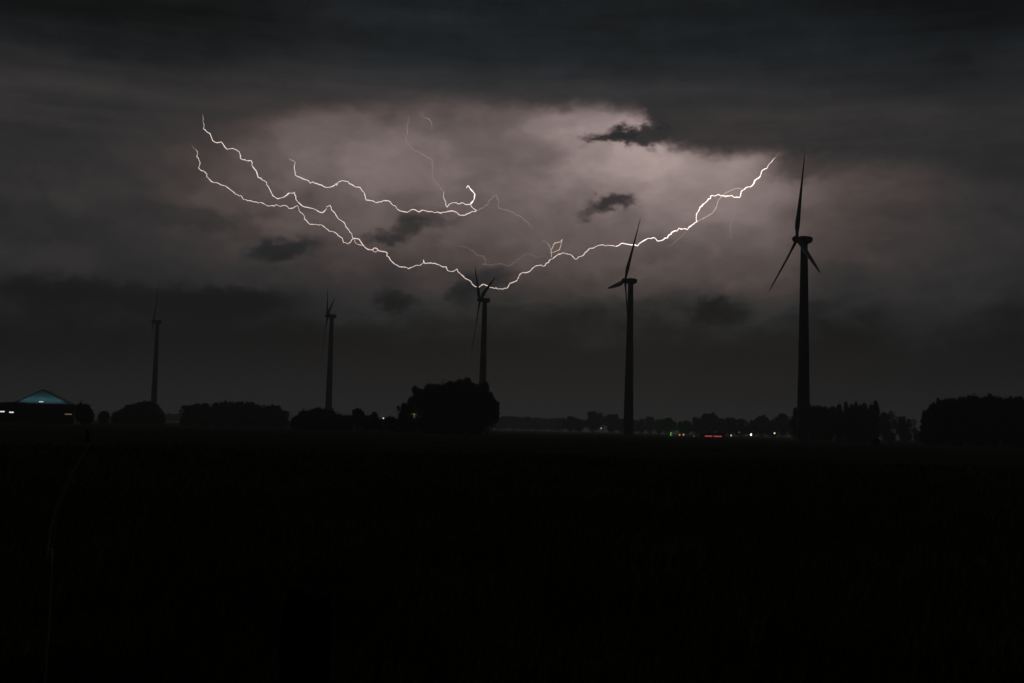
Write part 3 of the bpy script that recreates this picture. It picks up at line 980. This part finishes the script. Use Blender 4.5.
SD = 560.0
sp = spot(713, SD)
shed = empty('shed', sp, math.atan2(-sp.x, sp.y), 'low dark shed with two red glowing windows among village trees', 'shed')
bm = bmesh.new()
add_box(bm, -6.5, 6.0, 0, 6, -0.1, 2.3)
bm_obj('wall', bm, bwall, shed)
bm = bmesh.new()
add_prism(bm, [(-6.9, 2.31), (6.4, 2.31), (6.1, 2.55), (-6.6, 2.55)], -0.4, 6.4)
bm_obj('roof', bm, broof, shed)
red = mat_emit('red_window_light', (1.0, 0.12, 0.13), 0.5)
for pxa, pxb in ((705, 712.3), (713.8, 721.5)):
    xa, xb = (pxa - 713) * SD / FPX, (pxb - 713) * SD / FPX
    zc = tall(713, 436.2, SD)
    bm = bmesh.new()
    add_box(bm, xa - .15, xb + .15, -0.09, 0.02, zc - .37, zc - .25)
    add_box(bm, xa - .15, xb + .15, -0.09, 0.02, zc + .25, zc + .37)
    add_box(bm, xa - .15, xa, -0.09, 0.02, zc - .25, zc + .25)
    add_box(bm, xb, xb + .15, -0.09, 0.02, zc - .25, zc + .25)
    w_ = bm_obj('window', bm, broof, shed)
    bm = bmesh.new()
    add_box(bm, xa, xb, -0.03, -0.006, zc - .25, zc + .25)
    bm_obj('pane', bm, red, w_)
bpy.data.lights.remove(gl_)

# ------------------------------------------------------------------ foreground: posts, stalks, grass
wood = mat_noise('weathered_post_wood', (0.005, 0.0045, 0.004), (0.013, 0.0115, 0.010), 9.0, 1.0, 0.6, spec=0.0)
def post(px, dist, top_z, rad, seed, label):
    rd = random.Random(seed)
    p = spot(px, dist)
    bm = bmesh.new()
    rings = []
    n = 32
    ph = [rd.random() * 6.28 for _ in range(6)]
    zs = [-0.25, 0.0, 0.2, 0.4, 0.6, 0.75, 0.88, 0.95, 0.985, 1.0]
    for i, t in enumerate(zs):
        r = rad * (1.05 - 0.06 * t)
        if t > 0.99: r *= 0.97
        if t == 1.0: r *= 0.93
        ring = []
        for k in range(n):
            a = 2 * math.pi * k / n
            rr = r * (1 + 0.05 * math.sin(2 * a + ph[0]) + 0.035 * math.sin(5 * a + ph[1] + t * 2) + 0.025 * math.sin(9 * a + ph[2])
                      + 0.02 * math.sin(t * 14 + a + ph[3]))
            rr /= (abs(math.cos(a + .5)) ** 4 + abs(math.sin(a + .5)) ** 4) ** 0.25 * 1.08
            z = t * top_z
            if t > 0.9: z += 0.010 * math.cos(a + 2.6) + 0.010 * math.sin(3 * a + ph[5])
            ring.append((rr * math.cos(a) + 0.012 * t, rr * math.sin(a), z))
        rings.append(ring)
    loft(bm, rings)
    o = bm_obj('fence_post', bm, wood, None, True)
    o.location = (p.x, p.y, relief(p.x, p.y))
    return tag(o, label, 'fence post')
post(311, 3.3, CAM_H - (597.5 - horizon(311)) * 3.3 / FPX, 0.060, 3, 'thick black wooden fence post in the near grass at the bottom edge')
post(88, 79, 0.85, 0.11, 8, 'small far fence post in the field below the barn')

stalk_m = mat_noise('dry_pale_grass_stalk', (0.22, 0.235, 0.21), (0.32, 0.33, 0.28), 6.0, 0.8)
def stalk(pts, d, r0_, label, head=True):
    """a tall dry grass stem; pts are (px, py) traced, bottom first"""
    q = []
    for i, (px, py) in enumerate(pts):
        dr = ray(px, py)
        q.append(Vector((0, 0, CAM_H)) + dr * (d * (1 + 0.02 * i) / dr.y))
    base = Vector((q[0].x, q[0].y, relief(q[0].x, q[0].y)))
    root = empty('grass_stalk', base, 0, label, 'grass stalk')
    chain = [Vector((base.x - .02, base.y, base.z - 0.05)), Vector((base.x - .01, base.y, q[0].z * .5))] + q
    sm = []
    for i in range(len(chain) - 1):            # Catmull-Rom so that the stem bends smoothly
        p0, p1, p2, p3 = chain[max(0, i - 1)], chain[i], chain[i + 1], chain[min(len(chain) - 1, i + 2)]
        for k in range(6):
            t = k / 6
            sm.append(0.5 * ((2 * p1) + (p2 - p0) * t + (2 * p0 - 5 * p1 + 4 * p2 - p3) * t * t + (3 * p1 - p0 - 3 * p2 + p3) * t ** 3))
    sm.append(chain[-1])
    sm = [p - base for p in sm]
    bm = bmesh.new()
    add_tube(bm, sm, [r0_ * (1 - 0.6 * i / len(sm)) for i in range(len(sm))], 6)
    bm_obj('stem', bm, stalk_m, root, True)
    L = len(sm)
    # a long blade low on the stem
    bm = bmesh.new()
    for s_ in (1,):
        p = sm[int(L * .3)]
        pr = None
        for k in range(9):
            t = k / 8
            c = p + Vector((s_ * .03 * t, -.02 * t, .20 * t - .10 * t * t))
            w = .0014 * (1 - t) + .0003
            a_, b_ = bm.verts.new(c + Vector((0, -w, w * .4))), bm.verts.new(c + Vector((0, w, -w * .4)))
            if pr: bm.faces.new((pr[0], pr[1], b_, a_))
            pr = (a_, b_)
    bm_obj('leaf_blade', bm, stalk_m, root)
stalk([(50, 600), (47, 560), (52, 525), (62, 492), (78, 463), (93, 440), (107, 421)], 1.5, 0.0019, 'tall pale grass stalk arching to the right, close at the left edge')

# the meadow grass near the camera, one mesh
rng = np.random.default_rng(3)
NB = 110000
u = rng.random(NB)
dist = 2.2 * (70 / 2.2) ** (u ** 0.80)
ang = (rng.random(NB) - 0.5) * R(84)
gx_, gy_ = dist * np.sin(ang), dist * np.cos(ang)
clump = 0.5 + 0.5 * np.sin(gx_ * 1.7 + 1.3 * np.sin(gy_ * 0.9)) * np.sin(gy_ * 1.3 + 1.1 * np.sin(gx_ * 1.1))
keep = rng.random(NB) < 0.35 + 0.65 * clump
gx_, gy_, dist, clump = gx_[keep], gy_[keep], dist[keep], clump[keep]
N = len(gx_)
gz = np.array([relief(float(a), float(b)) for a, b in zip(gx_, gy_)])
hh = (0.10 + 0.20 * rng.random(N) ** 1.5) * (0.7 + 0.8 * clump)
ww = 0.0030 + 0.0010 * dist * 0.5
th = rng.random(N) * 2 * np.pi
bend = hh * rng.uniform(0.15, 0.9, N)
bd = rng.normal(0.5, 1.0, N)
cx_, sx_ = np.cos(th) * ww, np.sin(th) * ww
dx, dy = np.cos(bd) * bend, np.sin(bd) * bend
V = np.zeros((N, 5, 3))
V[:, 0] = np.stack([gx_ - cx_, gy_ - sx_, gz - 0.02], 1)
V[:, 1] = np.stack([gx_ + cx_, gy_ + sx_, gz - 0.02], 1)
V[:, 2] = np.stack([gx_ + cx_ * .7 + dx * .35, gy_ + sx_ * .7 + dy * .35, gz + hh * .62], 1)
V[:, 3] = np.stack([gx_ - cx_ * .7 + dx * .35, gy_ - sx_ * .7 + dy * .35, gz + hh * .62], 1)
V[:, 4] = np.stack([gx_ + dx, gy_ + dy, gz + hh], 1)
idx = np.arange(N) * 5
quads = np.stack([idx, idx + 1, idx + 2, idx + 3], 1)
tris = np.stack([idx + 3, idx + 2, idx + 4], 1)
me = bpy.data.meshes.new('grass')
me.vertices.add(N * 5)
me.vertices.foreach_set('co', V.reshape(-1))
me.loops.add(N * 7)
me.loops.foreach_set('vertex_index', np.concatenate([quads.reshape(-1), tris.reshape(-1)]).astype(np.int32))
me.polygons.add(N * 2)
me.polygons.foreach_set('loop_start', np.concatenate([np.arange(N) * 4, N * 4 + np.arange(N) * 3]).astype(np.int32))
me.update(calc_edges=True)
me.validate()
grass_m = mat_noise('grass_blades', (0.05, 0.060, 0.020), (0.12, 0.125, 0.045), 0.8, 0.9, spec=0.1)
g = link_mesh('grass', me, grass_m)
tag(g, 'dark meadow grass covering the near field', 'grass', kind='stuff')
